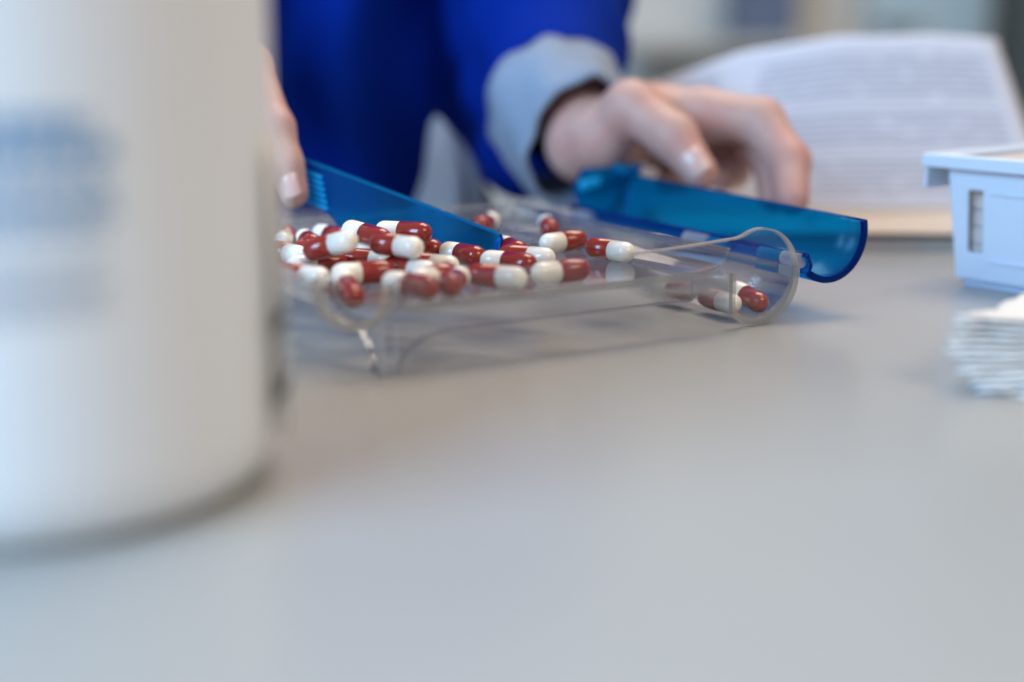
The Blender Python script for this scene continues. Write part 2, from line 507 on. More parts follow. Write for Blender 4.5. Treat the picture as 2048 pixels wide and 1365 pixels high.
# frosted rim along the top of the wall and round the tube end
band = np.array(outline[2:])
w = []
for i, (x, z) in enumerate(band):
    if x < -6 and z > 27: wi = 0.55
    elif x <= left_x + 0.1: wi = 1.1
    else:
        a = math.degrees(math.atan2(z - 16.5, x))
        wi = np.interp(a, [-150, -110, -80, -50, -20, 0, 40, 90], [1.4, 2.2, 3.6, 3.4, 2.4, 1.2, 0.7, 0.6])
    w.append(wi)
inn = offset_poly(band, -np.array(w))
b = MB(); b.strip(band + (band - inn) * 0.04, inn, -0.25, 2.05, 'y'); b.build('end_rim', M['frost'], tray)

b = MB(); b.box(-133.5, -30, -0.5, -0.02, 18.4, 21.2); bevel(b.build('floor_bead', M['clear_edge'], tray), 0.2)
# the tube shell: upright on the tray side, round below, up to the hinge on the right
arc = [(-12.4, 19.0), (-12.4, 14), (-12.4, 9)] + [circ(a) for a in np.linspace(math.radians(-134), math.radians(9), 34)]
b = MB(); b.strip(arc, offset_poly(arc, 1.5), 2.1, LEN, 'y', 0, 1, 1); b.build('tube', [M['clear_tube'], M['clear_edge']], tray, True)
ep = [circ(a, 15.0) for a in np.linspace(0, 2 * math.pi, 40)[:-1]]
b = MB(); b.prism(ep, LEN - 1.6, LEN - 0.1, 'y', 1, 0); b.build('tube_end_panel', [M['clear'], M['clear_edge']], tray)
# other walls: rear and sloping left
b = MB(); b.prism([(-154, 19), (-158, 27.4), (-14, 26.0), (-14, 19)], LEN - 1.8, LEN, 'y', 1, 0); b.build('rear_wall', [M['clear'], M['clear_edge']], tray)
b = MB(); b.prism([(-154, 19.1), (-158, 27.4), (-159.3, 27.4), (-155.4, 19.1)], 23, LEN - 2, 'y', 1, 0)
b.build('left_wall', [M['clear'], M['clear_edge']], tray)
b = MB(); b.box(-157.5, -15, LEN - 2.3, LEN + 0.5, 26.6, 28.2); bevel(b.build('rear_bead', M['clear_edge'], tray), 0.5)
b = MB(); b.box(-160, -157.2, 24, LEN - 3, 26.9, 28.3); bevel(b.build('left_bead', M['clear_edge'], tray), 0.5)
# skirt with arched feet
def arch_profile(x_foot, x_arc, zlow, sgn):
    pts = []
    for t_ in np.linspace(0, 1, 10):
        a = t_ * math.pi / 2
        pts.append((x_arc + (x_foot - x_arc) * math.sin(a), zlow * math.cos(a) ** 0.9))
    return pts
sk = [(-29, 19), (-29, 12)] + arch_profile(-138.2, -117, 12, 1) + [(-143.5, 0), (-143.5, 19)]
b = MB(); b.prism([(x, min(z, 18.9)) for x, z in sk], 0.35, 1.75, 'y', 1, 0); b.build('front_skirt', [M['clear_tube'], M['clear_edge']], tray)
edge = np.array(sk[1:-2]); b = MB(); b.strip(edge + [0, 0.0], offset_poly(edge, 0.55), 0.1, 2.0, 'y'); b.build('skirt_edge', M['dark_line'], tray)
ls = [(1.85, 18.9), (1.85, 0), (7.5, 0)] + list(reversed(arch_profile(7.5, 28, 12, 1))) + [(112, 12)] + arch_profile(135, 112, 12, 1) + [(141, 0), (141, 18.9)]
b = MB(); b.prism(ls, -143.5, -142.0, 'x', 1, 0); b.build('left_skirt', [M['clear'], M['clear_edge']], tray)
b = MB(); b.prism(sk, 141.2, 143, 'y', 1, 0); b.build('rear_skirt', [M['clear'], M['clear_edge']], tray)
b = MB(); b.box(-144.2, -143.0, -0.6, 0.25, 0.02, 18.3); b.box(-139.4, -138.4, -0.6, 0.25, 0.02, 15); b.box(-143.0, -139.4, -0.5, 0.2, 0.03, 1.0)
b.build('foot', M['post'], tray)
edge = np.array(ls[2:22]); b = MB(); b.strip(edge, offset_poly(edge, 0.55), -143.8, -141.7, 'x'); b.build('skirt_edge', M['dark_line'], tray)
# pouring spout across the near left corner
sp_prof = [(-12.6, 28.0), (-12.2, 25.5)] + [(11.9 * math.cos(a), 25 + 11.9 * math.sin(a)) for a in np.linspace(math.pi, 2 * math.pi, 26)] + [(12.2, 25.5), (12.6, 28.0)]
sp_in = offset_poly(sp_prof, 1.3)
b = MB(); b.strip(sp_prof, sp_in, -8.5, 5.0, 'y', 0, 1, 1)
spout = b.build('spout', [M['clear'], M['clear_edge']], tray, True)
spout.location = (-143.8 * MM, 12.2 * MM, 0); spout.rotation_euler = (0, 0, math.radians(-45))
rim = MB(); rim.strip(sp_prof, offset_poly(sp_prof, 2.6), -9.8, -8.4, 'y'); rim.build('spout_rim', M['frost'], spout)
# hinge knuckles on the tube
def knuckle(y0, y1, mat, par, x=-0.0, r=2.6):
    b = MB(); c = [(18.2 + x + r * math.cos(a), 21.0 + r * math.sin(a)) for a in np.linspace(0, 2 * math.pi, 17)[:-1]]
    b.prism(c, y0, y1, 'y'); b.box(15.6, 17.6, y0, y1, 15.5, 18.9)
    return b.build('hinge_knuckle', mat, par, False)
for y0, y1 in ((0.6, 9.5), (52, 66), (LEN - 14, LEN - 3)):
    knuckle(y0, y1, M['knuckle'], tray)
b = MB(); b.box(14.8, 17.2, 9.8, LEN - 15, 17.6, 19.6); b.build('hinge_strip', M['clear_edge'], tray)
# the blue lid, open to the right, held from behind
cx, cz, rl = 29.8, 29.6, 17.2
la = [(18.0, 22.6), (19.3, 21.8), (20.6, 19.6)]
la += [(cx + rl * math.cos(a), cz + rl * math.sin(a)) for a in np.linspace(math.radians(-128), math.radians(14), 30)]
lo_ = np.array(la); li_ = offset_poly(la, 1.7)
LL = 151.0
lb = MB()
rise = 0.026
def lift(mb):
    mb.v = [(x, y, z + rise * max(0, y) * min(1, max(0, (x - 17) / 8.0))) for x, y, z in mb.v]
ys = np.linspace(-1.0, LL, 9)
n = len(la)
for y0, y1 in zip(ys[:-1], ys[1:]):
    k = len(lb.v)
    lb.v += [(p[0], yy, p[1]) for yy in (y0, y1) for arr in (lo_, li_) for p in arr]
    for i in range(n - 1):
        lb.f += [(k + i, k + 2 * n + i, k + 2 * n + i + 1, k + i + 1), (k + n + i, k + n + i + 1, k + 3 * n + i + 1, k + 3 * n + i)]
        lb.m += [0, 0]
        if y0 == ys[0]: lb.f.append((k + i, k + i + 1, k + n + i + 1, k + n + i)); lb.m.append(1)
        if y1 == ys[-1]: lb.f.append((k + 2 * n + i, k + 3 * n + i, k + 3 * n + i + 1, k + 2 * n + i + 1)); lb.m.append(1)
    for i in (0, n - 1):
        lb.f.append((k + i, k + n + i, k + 3 * n + i, k + 2 * n + i)); lb.m.append(1)
lift(lb)
lid = lb.build('lid', [M['blue'], M['blue_edge']], tray, True)
lid['label'] = 'translucent blue half round lid swung open'
b = MB(); b.strip(offset_poly(la, 0.1)[3:], offset_poly(la, 2.4)[3:], -1.45, -0.2, 'y'); b.build('front_lip', M['blue_edge'], lid)
pe = [tuple(p) for p in li_[2:]] + [(cx + rl - 3, cz + 7), (cx - 6, cz + 7.5), (cx - 11, cz + 2)]
b = MB(); b.prism(pe, LL - 3.5, LL - 2.0, 'y', 1, 0); lift(b); b.build('end_panel', [M['blue_bead'], M['blue_edge']], lid)
b = MB(); b.box(cx + 8, cx + rl + 0.5, LL - 14, LL - 4, cz + 4.3, cz + 8.5); lift(b); bevel(b.build('thumb_tab', M['blue_bead'], lid), 1.0)
b = MB(); b.box(cx - 8.5, cx + 1.5, LL - 6.5, LL - 3.6, cz - 0.5, cz + 3.6); lift(b); bevel(b.build('end_highlight', M['blue_rib'], lid), 0.8)  # bright block added to stand for the cyan highlight on the lid end
for y0, y1 in ((10.2, 22), (40, 51)):
    knuckle(y0, y1, M['blue_bead'], lid, 0.0, 2.4)

# ---------------------------------------------------------------- blue spatula
SA = (-6.0, 499.8, 0.0)
sd = math.atan2(0.5874, -0.8093)
spat = thing('counting_spatula', 'translucent blue counting spatula with ribbed grip pushed into the capsules', 'spatula', SA, sd)
so = [(-0.6, 20.9), (-2.6, 24.5), (-3.2, 27.2), (-2.4, 28.9), (-0.5, 29.7), (40, 39.1), (80, 48.0), (105, 53.0), (128, 57.8), (131, 57.0), (132.5, 54.5),
      (131.5, 44), (130.0, 42.0), (106, 36.3), (92, 33.2), (84, 31.4), (79.5, 29.8), (76.5, 27.6), (74.6, 24.6), (73.4, 20.9)]
b = MB(); b.prism(so, -0.8, 0.8, 'y', 1, 0); b.build('blade', [M['blue'], M['blue_edge']], spat)
topl = np.array(so[3:10]); b = MB(); b.strip(topl + [0, 0.12], topl - [0, 0.5], -0.95, 0.95, 'y'); b.build('top_bead', M['blue_bead'], spat)
for k in range(6):
    z0 = 34.4 + 0.6 + k * 2.35 + (79.5 - 92) * 0.215
    p0, p1 = (79.5 + 0.5 * k, z0), (118, z0 + (118 - 79.5) * 0.215)
    b = MB(); b.strip([(p0[0], p0[1] + .55), (p1[0], p1[1] + .55)], [(p0[0], p0[1] - .55), (p1[0], p1[1] - .55)], 0.75, 1.6, 'y')
    b.build('grip_rib', M['blue_rib'], spat)

# ---------------------------------------------------------------- capsules
def capsule_half(r, x_flat, x_tip, lip=0.0):
    """closed half shell along +x: from the flat end to a rounded tip"""
    n = 20; prof = []
    if lip: prof += [(x_flat, r - 0.25), (x_flat + 0.12, r)]
    else: prof += [(x_flat, r)]
    for t_ in np.linspace(0, 0.5 * math.pi, 9)[:-1]:
        prof.append((x_tip - r + r * math.sin(t_), r * math.cos(t_)))
    v = [(x, rr * math.cos(2 * math.pi * k / n), rr * math.sin(2 * math.pi * k / n)) for x, rr in prof for k in range(n)]
    f = [(i * n + k, (i + 1) * n + k, (i + 1) * n + (k + 1) % n, i * n + (k + 1) % n) for i in range(len(prof) - 1) for k in range(n)]
    v += [(x_tip, 0, 0), (x_flat, 0, 0)]
    f += [((len(prof) - 1) * n + k, len(v) - 2, (len(prof) - 1) * n + (k + 1) % n) for k in range(n)]
    f += [(k, (k + 1) % n, len(v) - 1) for k in range(n)]
    return v, f
CAPS = [
 ((-84.1, 521.4, 24.25), (-0.010, 1.000, 0.000), 'white tipped capsule with its red end away, farthest left beside the bottle'),
 ((-74.4, 515.2, 24.25), (0.319, -0.948, 0.000), 'red capsule with white far cap, second from the bottle at the pile rear'),
 ((-67.9, 529.2, 24.25), (0.606, -0.795, 0.000), 'capsule with white far cap touching the lower corner of the spatula blade'),
 ((-68.8, 487.7, 24.25), (-0.659, 0.752, 0.000), 'red capsule tucked under the raised white tipped one at pile left'),
 ((-77.6, 486.4, 24.25), (-0.659, 0.752, 0.000), 'cream capsule half hidden by the bottle edge at pile left'),
 ((-49.4, 479.5, 31.75), (0.773, -0.623, -0.119), 'capsule on top of the pile, white end left, in front of the blade corner'),
 ((-37.3, 485.6, 31.75), (0.931, -0.366, 0.000), 'glossy red and white capsule leaning on the blade at the pile top'),
 ((-58.6, 454.9, 31.75), (-0.833, 0.472, -0.287), 'raised capsule with white end up and red end down at pile left'),
 ((-37.3, 454.8, 31.75), (-0.792, 0.610, 0.000), 'topmost front capsule with its broad white end towards the viewer'),
 ((-64.4, 464.7, 24.25), (0.864, 0.504, 0.000), 'white ended capsule lying flat at the left of the pile front'),
 ((-48.0, 472.0, 24.25), (-0.930, 0.367, 0.000), 'flat capsule at pile centre, red left and white right, under the top one'),
 ((-66.1, 441.0, 24.25), (-0.830, 0.550, 0.000), 'hazy red capsule behind the clear wall just left of the spout'),
 ((-50.5, 430.0, 22.6), (0.330, -0.910, -0.250), 'capsule pointing its dark red end out of the spout'),
 ((-47.3, 446.5, 24.25), (0.918, 0.397, 0.000), 'cream and red capsule lying crosswise behind the spout capsule'),
 ((-27.0, 462.5, 24.25), (-0.897, 0.442, 0.000), 'red capsule with cream end right at the pile middle, left of the blade tip'),
 ((-33.1, 452.9, 24.25), (-0.817, 0.576, 0.000), 'cream and red capsule beneath the broad white front one'),
 ((-30.8, 425.0, 24.25), (0.796, -0.606, 0.000), 'capsule behind the front wall right of the spout, white left and red right'),
 ((-24.6, 439.7, 24.25), (0.553, 0.833, 0.000), 'capsule with white near end and dark red far end behind the front wall'),
 ((-17.5, 431.6, 24.25), (-0.153, -0.988, 0.000), 'red capsule pointing straight at the viewer against the front wall'),
 ((-17.1, 484.8, 24.25), (0.676, -0.737, 0.000), 'cream and red capsule lying before the spatula blade near its tip'),
 ((-0.4, 498.4, 24.25), (0.351, -0.937, 0.000), 'capsule half behind the tip of the blue spatula'),
 ((4.9, 479.4, 24.25), (-0.895, 0.445, 0.000), 'red and white capsule just right of the blade tip, white end right'),
 ((-1.2, 466.8, 24.25), (0.851, -0.525, 0.000), 'white and red capsule lying before the blade tip, white end left'),
 ((-4.9, 440.2, 24.25), (-0.873, 0.487, 0.000), 'long capsule at the front wall centre, red left and white right'),
 ((15.5, 449.1, 24.25), (0.868, 0.497, 0.000), 'rightmost capsule along the front wall, white left and red right'),
 ((18.8, 513.9, 24.25), (0.783, 0.622, 0.000), 'single glossy capsule right of the blade, white left and red right'),
 ((34.4, 493.8, 24.25), (-0.692, 0.722, 0.000), 'rightmost capsule on the tray floor, red left and white right'),
 ((14.3, 555.1, 24.25), (0.074, -0.997, 0.000), 'red capsule facing the viewer alone at the tray rear right'),
 ((-10.4, 563.8, 24.25), (-0.282, -0.959, 0.000), 'red capsule with pale far end showing above the spatula edge'),
 ((-33.2, 500.0, 24.25), (0.761, -0.649, 0.000), 'red and white capsule under the pile against the spatula blade'),
 ((-55.3, 488.2, 24.25), (-0.845, 0.534, 0.000), 'cream ended capsule buried below the two top capsules left of the blade'),
 ((-60.1, 508.3, 24.25), (0.691, 0.723, 0.000), 'capsule hidden behind the raised white tipped one, close to the blade corner'),
 ((-47.2, 501.1, 24.25), (0.831, -0.556, 0.000), 'capsule beneath the rear top pair, resting along the blade'),
]
# three capsules that dropped into the tube (tray coordinates: x, y, z, heading of red end, label)
def tray_pt(x, y, z):
    return (OX + x * math.cos(TH) - y * math.sin(TH), OY + x * math.sin(TH) + y * math.cos(TH), z)
def tray_dir(x, y, z=0.0):
    return (x * math.cos(TH) - y * math.sin(TH), x * math.sin(TH) + y * math.cos(TH), z)
CAPS += [
 (tray_pt(-4.0, 43.6, 6.4), tray_dir(0.02, -1.0), 'farthest capsule in the tube, half hidden behind the clear skirt'),
 (tray_pt(-2.3, 19.5, 5.85), tray_dir(0.03, 1.0), 'capsule in the tube with its white end towards the viewer'),
 (tray_pt(5.4, 13.2, 7.6), tray_dir(-0.14, -0.98, -0.12), 'capsule in the tube with its red end nearest the round opening'),
]
first = None
for c, d, label in CAPS:
    z = Vector(d).normalized()
    yaw = math.atan2(z.y, z.x); pit = -math.asin(z.z); roll = random.uniform(0, 6.28)
    if first is None:
        r = thing('capsule', label, 'capsule', c, 0, 'red and white capsules')
        v, f = capsule_half(3.75, -1.3, 10.65, 0.2); mesh_obj('capsule_cap', v, f, M['cap_red'], r, True)
        v, f = capsule_half(3.62, -0.9, 10.65); p = mesh_obj('capsule_body', [(-x, -y, zz) for x, y, zz in v], f, M['cap_white'], r, True)
        first = r
    else:
        r = first.copy(); COL.objects.link(r)
        for ch in first.children:
            q = ch.copy(); COL.objects.link(q); q.parent = r
        r['label'] = label
    r.location = Vector(c) * MM
    r.rotation_euler = (Matrix.Rotation(yaw, 3, 'Z') @ Matrix.Rotation(pit, 3, 'Y') @ Matrix.Rotation(roll, 3, 'X')).to_euler()

# ---------------------------------------------------------------- pale bin at the right
e1 = (0.62, -0.785)
bin_ = thing('storage_bin', 'pale blue plastic bin with a slotted side at the right edge', 'bin', (177, 559, 0), math.atan2(e1[1], e1[0]))
# local x runs along the slotted side, y points away from it
LX, LY, HZ, TW = 125.0, 80.0, 50.0, 1.8
def side_pt(x, z, off=0.0):            # outer face of the slotted side, leaning out towards the top
    k = z / HZ
    return (x - 0.0, -4.5 * k - off, z)
xs = [0, 5.0, 11.6, LX]; zs = [3.0, 14.0, 38.5, HZ]
def plate(mb, fn, xs, zs, skip, th):
    q = {}
    for i, x in enumerate(xs):
        for j, zz in enumerate(zs):
            for s in (0, 1): q[i, j, s] = fn(x, zz, s * th)
    cells = {(i, j) for i in range(len(xs) - 1) for j in range(len(zs) - 1)} - skip
    ids = {k: n for n, k in enumerate(q)}
    F = []
    for i, j in cells:
        c0, c1, c2, c3 = (i, j), (i + 1, j), (i + 1, j + 1), (i, j + 1)
        F.append(tuple(ids[(*c, 0)] for c in (c0, c1, c2, c3)))
        F.append(tuple(ids[(*c, 1)] for c in (c3, c2, c1, c0)))
        for (a_, b_), nb in (((c0, c1), (i, j - 1)), ((c1, c2), (i + 1, j)), ((c2, c3), (i, j + 1)), ((c3, c0), (i - 1, j))):
            if nb not in cells:
                F.append((ids[(*a_, 0)], ids[(*a_, 1)], ids[(*b_, 1)], ids[(*b_, 0)]))
    mb.add(list(q.values()), F)
def face_front(x, z, t): k = z / HZ; return (x - (4.5 * k if x < 1 else 0) + (4.5 * k - 0.1 if x > LX - 1 else 0), -4.5 * k + t, z)
b = MB(); plate(b, face_front, xs, zs, {(1, 1)}, TW); bevel(b.build('slotted_side', M['bin'], bin_), 0.8)
def face_end(y, z, t): k = z / HZ; return (-4.5 * k + t, y + (TW + 0.1 - 4.5 * k if y < 1 else 4.5 * k), z)
b = MB(); plate(b, face_end, [0, LY], [3.0, HZ], set(), TW); b.build('end_side', M['bin'], bin_)
b = MB(); plate(b, lambda x, z, t: (x + (TW - 4.4 * z / HZ if x < 1 else 4.4 * z / HZ - TW), LY + 4.5 * z / HZ - t, z), [0, LX], [3.0, HZ], set(), TW); b.build('rear_side', M['bin'], bin_)
b = MB(); plate(b, lambda y, z, t: (LX + 4.5 * z / HZ - t, y + (TW - 4.5 * z / HZ if y < 1 else 0), z), [0, LY], [3.0, HZ], set(), TW); b.build('far_end_side', M['bin'], bin_)
b = MB(); b.prism([(2.2, 1.5), (LX - 2, 1.5), (LX - 1, 3.2), (0.6, 3.2)], 2, LY - 2, 'y'); b.prism([(1.6, 0), (LY, 0), (LY, 1.4), (1.2, 1.4)], 2.5, LX - 2, 'x')
bevel(b.build('base', M['bin'], bin_), 0.6)
def ring(mb, x0, x1, y0, y1, w, z0, z1):
    mb.box(x0 - w, x1 + w, y0 - w, y0, z0, z1); mb.box(x0 - w, x1 + w, y1, y1 + w, z0, z1)
    mb.box(x0 - w, x0, y0, y1, z0, z1); mb.box(x1, x1 + w, y0, y1, z0, z1)
b = MB(); ring(b, -2.6, LX + 2.6, -2.6, LY + 2.6, 5.0, HZ + 0.1, HZ + 1.9)
b.box(-13.5, -7.7, -6.5, LY + 6, HZ + 0.1, HZ + 1.9)
b.box(-13.5, -12.0, -6.5, LY + 6, HZ - 12, HZ + 0.05)
b.box(-13.4, LX + 7.5, -8.6, -7.65, HZ - 3.2, HZ + 1.85)
bevel(b.build('rim', M['bin'], bin_), 0.7)
def ridge(mb, z):
    y = -4.5 * z / HZ
    mb.box(15, LX - 10, y - 0.9, y + 0.4, z - 0.6, z + 0.6)
b = MB(); ridge(b, 38.2); b.build('ridge', M['bin'], bin_)
b = MB(); ridge(b, 11.5); b.build('ridge', M['bin'], bin_)

ca, sa = math.cos(math.atan2(e1[1], e1[0])), math.sin(math.atan2(e1[1], e1[0]))
ct = thing('paper_stack', 'greyish paper stack filling the pale blue bin', 'paper stack', (177 + 60 * ca - 40 * sa, 559 + 60 * sa + 40 * ca, 3.4), math.atan2(e1[1], e1[0]))
for k in range(7):
    b = MB(); j_ = random.uniform(-.4, .4); b.box(-57.5 + j_, 58 + j_, -37.2 + j_, 36 + j_, 6.8 * k, 6.8 * k + 6.6)
    bevel(b.build('paper_sheaf', M['grey_paper'], ct), 0.5)

# ---------------------------------------------------------------- stack of gauze pads
gz = thing('gauze_stack', 'fanned stack of white gauze pads at the right edge of the table', 'gauze', (123, 386, 0))
for k in range(14):
    z = 0.6 + 1.22 * k
    e_a = math.radians(-5 + 0.4 * k + rng.uniform(-2.5, 2.5)); e_b = math.radians(45 + rng.uniform(-2.5, 2.5) + 0.4 * k)
    tipx = np.interp(k, [0, 3, 8, 13], [13.0, 5.5, -0.5, 2.5]) + rng.uniform(-1.0, 1.0)
    tip = np.array([tipx, -2.5 + 0.75 * k])
    A_ = np.array([math.cos(e_a), math.sin(e_a)]); B_ = np.array([math.cos(e_b), math.sin(e_b)])
    n = 26; P = {}
    ph = rng.uniform(0, 6, 4)
    v = []
    for i in range(n + 1):
        for j in range(n + 1):
            s_, t_ = i / n, j / n
            p = tip + A_ * 85 * s_ + B_ * 75 * t_
            if i in (0, n) or j in (0, n): p = p + rng.uniform(-1.3, 1.3, 2)
            if i == 0 and j == 0: p = p - (A_ + B_) * 0.8
            wav = 0.45 * math.sin(9 * s_ + ph[0]) + 0.45 * math.sin(11 * t_ + ph[1]) + 0.3 * math.sin(30 * (s_ + t_) + ph[2])
            near = max(0, 0.35 - s_ - t_); sag = (k - 6) * near * 1.7 + near * 0.7 * math.sin(14 * (s_ - t_) + ph[3])
            v.append((p[0], p[1], z * (1 + 0.35 * (s_ + t_)) + 0.13 * wav + sag))
    nn = (n + 1) ** 2
    v += [(x + rng.uniform(-.2, .2), y, zz + 0.6) for x, y, zz in v]
    f = []
    idx = lambda i, j, s=0: s * nn + i * (n + 1) + j
    for i in range(n):
        for j in range(n):
            f.append((idx(i, j, 1), idx(i + 1, j, 1), idx(i + 1, j + 1, 1), idx(i, j + 1, 1)))
            f.append((idx(i, j), idx(i, j + 1), idx(i + 1, j + 1), idx(i + 1, j)))
    for i in range(n):
        f += [(idx(i, 0), idx(i + 1, 0), idx(i + 1, 0, 1), idx(i, 0, 1)), (idx(i + 1, n), idx(i, n), idx(i, n, 1), idx(i + 1, n, 1)),
              (idx(0, i + 1), idx(0, i), idx(0, i, 1), idx(0, i + 1, 1)), (idx(n, i), idx(n, i + 1), idx(n, i + 1, 1), idx(n, i, 1))]
    recalc(mesh_obj('gauze_pad', v, f, M['gauze'], gz, True))

# ---------------------------------------------------------------- open booklet behind the tray
bk = thing('booklet', 'open printed booklet with a raised page behind the hand and bin', 'booklet', (165, 643, 0))
b = MB()
for k in range(3):
    b.box(-95 + k * 2, 124 - k, 2 + k * 1.4, 143, 0.05 + k * 1.8, 1.7 + k * 1.8)
bevel(b.build('page_block', M['paper'], bk), 0.5)
def page_sheet(name, fn, mat, th=0.35, n=28, m=28):
    v, uvs = [], []
    for i in range(n + 1):
        for j in range(m + 1):
            s_, t_ = i / n, j / m
            v.append(fn(s_, t_)); uvs.append((s_, t_))
    f = [(i * (m + 1) + j, (i + 1) * (m + 1) + j, (i + 1) * (m + 1) + j + 1, i * (m + 1) + j + 1) for i in range(n) for j in range(m)]
    o = mesh_obj(name, v, f, mat, bk, True)
    ul = o.data.uv_layers.new(name="UVMap")
    for lp in o.data.loops: ul.data[lp.index].uv = uvs[lp.vertex_index]
    md = o.modifiers.new("thickness", 'SOLIDIFY'); md.thickness = th * MM; md.offset = -1
    return o
def raised(s, t):
    x = -100 + 192 * s + 42 * (1 - t) * max(0, s - 0.3) - 10 * (1 - t) * (1 - s)
    ztop = np.interp(s, [0, .12, .3, .55, .8, 1], [60, 68, 81, 90.5, 91, 87])
    y = 96 + 30 * t ** 0.9 - 5 * math.sin(math.pi * s) + 6 * (s - .5) ** 2
    z = 8.5 + (ztop - 2) * t ** 1.1 + 1.2 * math.sin(6 * s + 1) * t
    return (x, y, z)
page_sheet('raised_page', raised, M['page'])
def flat(s, t):
    x = -94 + 214 * s; y = 0.5 + 96 * t + 14 * (1 - t) * (s - 0.6) ** 2
    return (x, y, 6.3 + 2.6 * (1 - t) ** 2 * math.sin(math.pi * min(1, s * 1.1)) + 0.2 * math.sin(9 * s))
page_sheet('loose_page', flat, M['paper'], 0.3)
def curl(s, t):
    x = -20 + 130 * s; y = 34 + 28 * t + 12 * s
    return (x, y, 6.8 + 5.0 * math.sin(math.pi * t) ** 2 * (0.4 + s))
page_sheet('curled_page', curl, M['paper'], 0.3)

# crumpled cloth between torso and cuff
v, f = [], []
n, m = 40, 18
for j in range(m + 1):
    t_ = j / m
    for i in range(n):
        a = 2 * math.pi * i / n
        r = (1 - t_ ** 2.2) ** 0.5 * (1 - 0.45 * t_) * (1 + 0.14 * math.sin(3 * a + 2 * t_) + 0.08 * math.sin(7 * a - 5 * t_))
        v.append((-31 + 21 * r * math.cos(a) - 9 * t_ * t_, 757 + 20 * r * math.sin(a), 0.1 + 50 * t_ * (1 - 0.1 * math.sin(2 * a))))
for j in range(m):
    for i in range(n):
        f.append((j * n + i, j * n + (i + 1) % n, (j + 1) * n + (i + 1) % n, (j + 1) * n + i))
f.append(tuple(reversed(range(n))))
tag(mesh_obj('cloth', v, f, M['cloth'], None, True), 'bunched white cloth on the table between blue torso and cuff', 'cloth')

# ---------------------------------------------------------------- person
person = thing('person', 'person in blue tunic with pale cuff, hands on the lid and spatula', 'person', (0, 0, 0))
xs = axis((-430, -135, 9), (-135, 132, 1.7), (132, 150, 6)); ys = axis((535, 672, 1.7), (672, 1010, 9)); zs = axis((-130, 14, 9), (14, 104, 1.7), (104, 400, 9))
G = grid(xs, ys, zs)
F = np.full(G.shape[:3], 1e3, np.float32)
def put(a, b, ra, rb, k=3.0):
    lo = np.minimum(a, b) - max(ra, rb) - 14; hi = np.maximum(a, b) + max(ra, rb) + 14
    i0, i1 = np.searchsorted(xs, [lo[0], hi[0]]); j0, j1 = np.searchsorted(ys, [lo[1], hi[1]]); k0, k1 = np.searchsorted(zs, [lo[2], hi[2]])
    s = (slice(i0, i1 + 1), slice(j0, j1 + 1), slice(k0, k1 + 1))
    F[s] = smin(F[s], sd_capsule(G[s], a, b, ra, rb).astype(np.float32), k)
def chain(pts, rad, k=3.0):
    for p, q, r0, r1 in zip(pts[:-1], pts[1:], rad[:-1], rad[1:]):
        put(np.array(p, float), np.array(q, float), r0, r1, k)
# hand on the lid (the person's left)
W = (34, 655, 49)
chain([(14, 840, 140), (24, 745, 92), W], [34, 28, 18.5], 6)
chain([W, (41, 640, 51), (52, 627, 66.5), (69, 612, 54.5), (79.5, 600.5, 40.5)], [17, 15, 11.0, 10.0, 7.4], 4)
chain([W, (62, 650, 60), (85, 640, 62.5), (109, 629, 60.0), (119, 612, 44), (118, 597, 30)], [17, 15, 11.5, 10.2, 8.8, 7.2], 4)
chain([W, (60, 660, 58), (82, 656, 61), (107, 646, 56), (114, 628, 41), (113, 612, 29)], [17, 15, 11, 9.2, 8.0, 6.8], 3)
chain([W, (54, 668, 54), (72, 668, 55), (94, 664, 47), (101, 650, 36), (95, 641, 34)], [16, 13, 10.5, 8.4, 7.4, 6.4], 3)
chain([W, (46, 672, 47), (58, 678, 46), (74, 676, 39), (78, 667, 31), (72, 660, 30)], [15, 12, 9.5, 7.4, 6.4, 5.6], 3)
chain([(52, 629, 65), (67, 648, 60)], [9, 12], 8)
# hand on the spatula (the person's right)
W2 = (-150, 628, 92)
chain([(-330, 860, 170), (-225, 740, 122), W2], [36, 31, 21], 6)
chain([W2, (-125, 604, 92), (-106, 577, 84.5), (-91.5, 553, 62.5), (-87.3, 547.6, 49), (-84.0, 545.8, 38.5)], [19, 14, 10.0, 7.6, 7.0, 6.2], 3.5)
chain([W2, (-136, 598, 88), (-122, 572, 80), (-108, 554, 62), (-101.5, 553, 49), (-97.5, 554, 43)], [18, 13, 10, 7.8, 7.0, 6.2], 3)
chain([W2, (-146, 600, 84), (-136, 577, 75), (-123, 561, 60), (-115, 562, 50), (-110, 564, 46)], [17, 12, 9.6, 7.4, 6.6, 5.8], 3)
chain([W2, (-154, 606, 79), (-149, 586, 69), (-137, 572, 58), (-129, 573, 50), (-124, 575, 47)], [15, 11, 8.8, 6.6, 5.8, 5.2], 3)
chain([W2, (-134, 620, 76), (-118, 608, 64), (-104, 592, 54), (-95, 577, 45)], [17, 13, 10, 8.4, 6.8], 4)
# upper arms and trunk, all under the tunic
chain([(14, 840, 140), (-55, 895, 330)], [36, 46], 8); chain([(-330, 860, 170), (-330, 895, 330)], [38, 46], 8)
chain([(-55, 895, 330), (-330, 895, 330)], [46, 46], 10)
for dx in (-85, 0, 85):
    chain([(-192 + dx, 908, -90), (-192 + dx, 900, 320)], [62, 62], 20)
V, Q = surface_nets(F, xs, ys, zs)
body = fast_mesh('body', V, Q, M['skin'], person)
sm = body.modifiers.new('smooth', 'SMOOTH'); sm.factor = 0.5; sm.iterations = 3

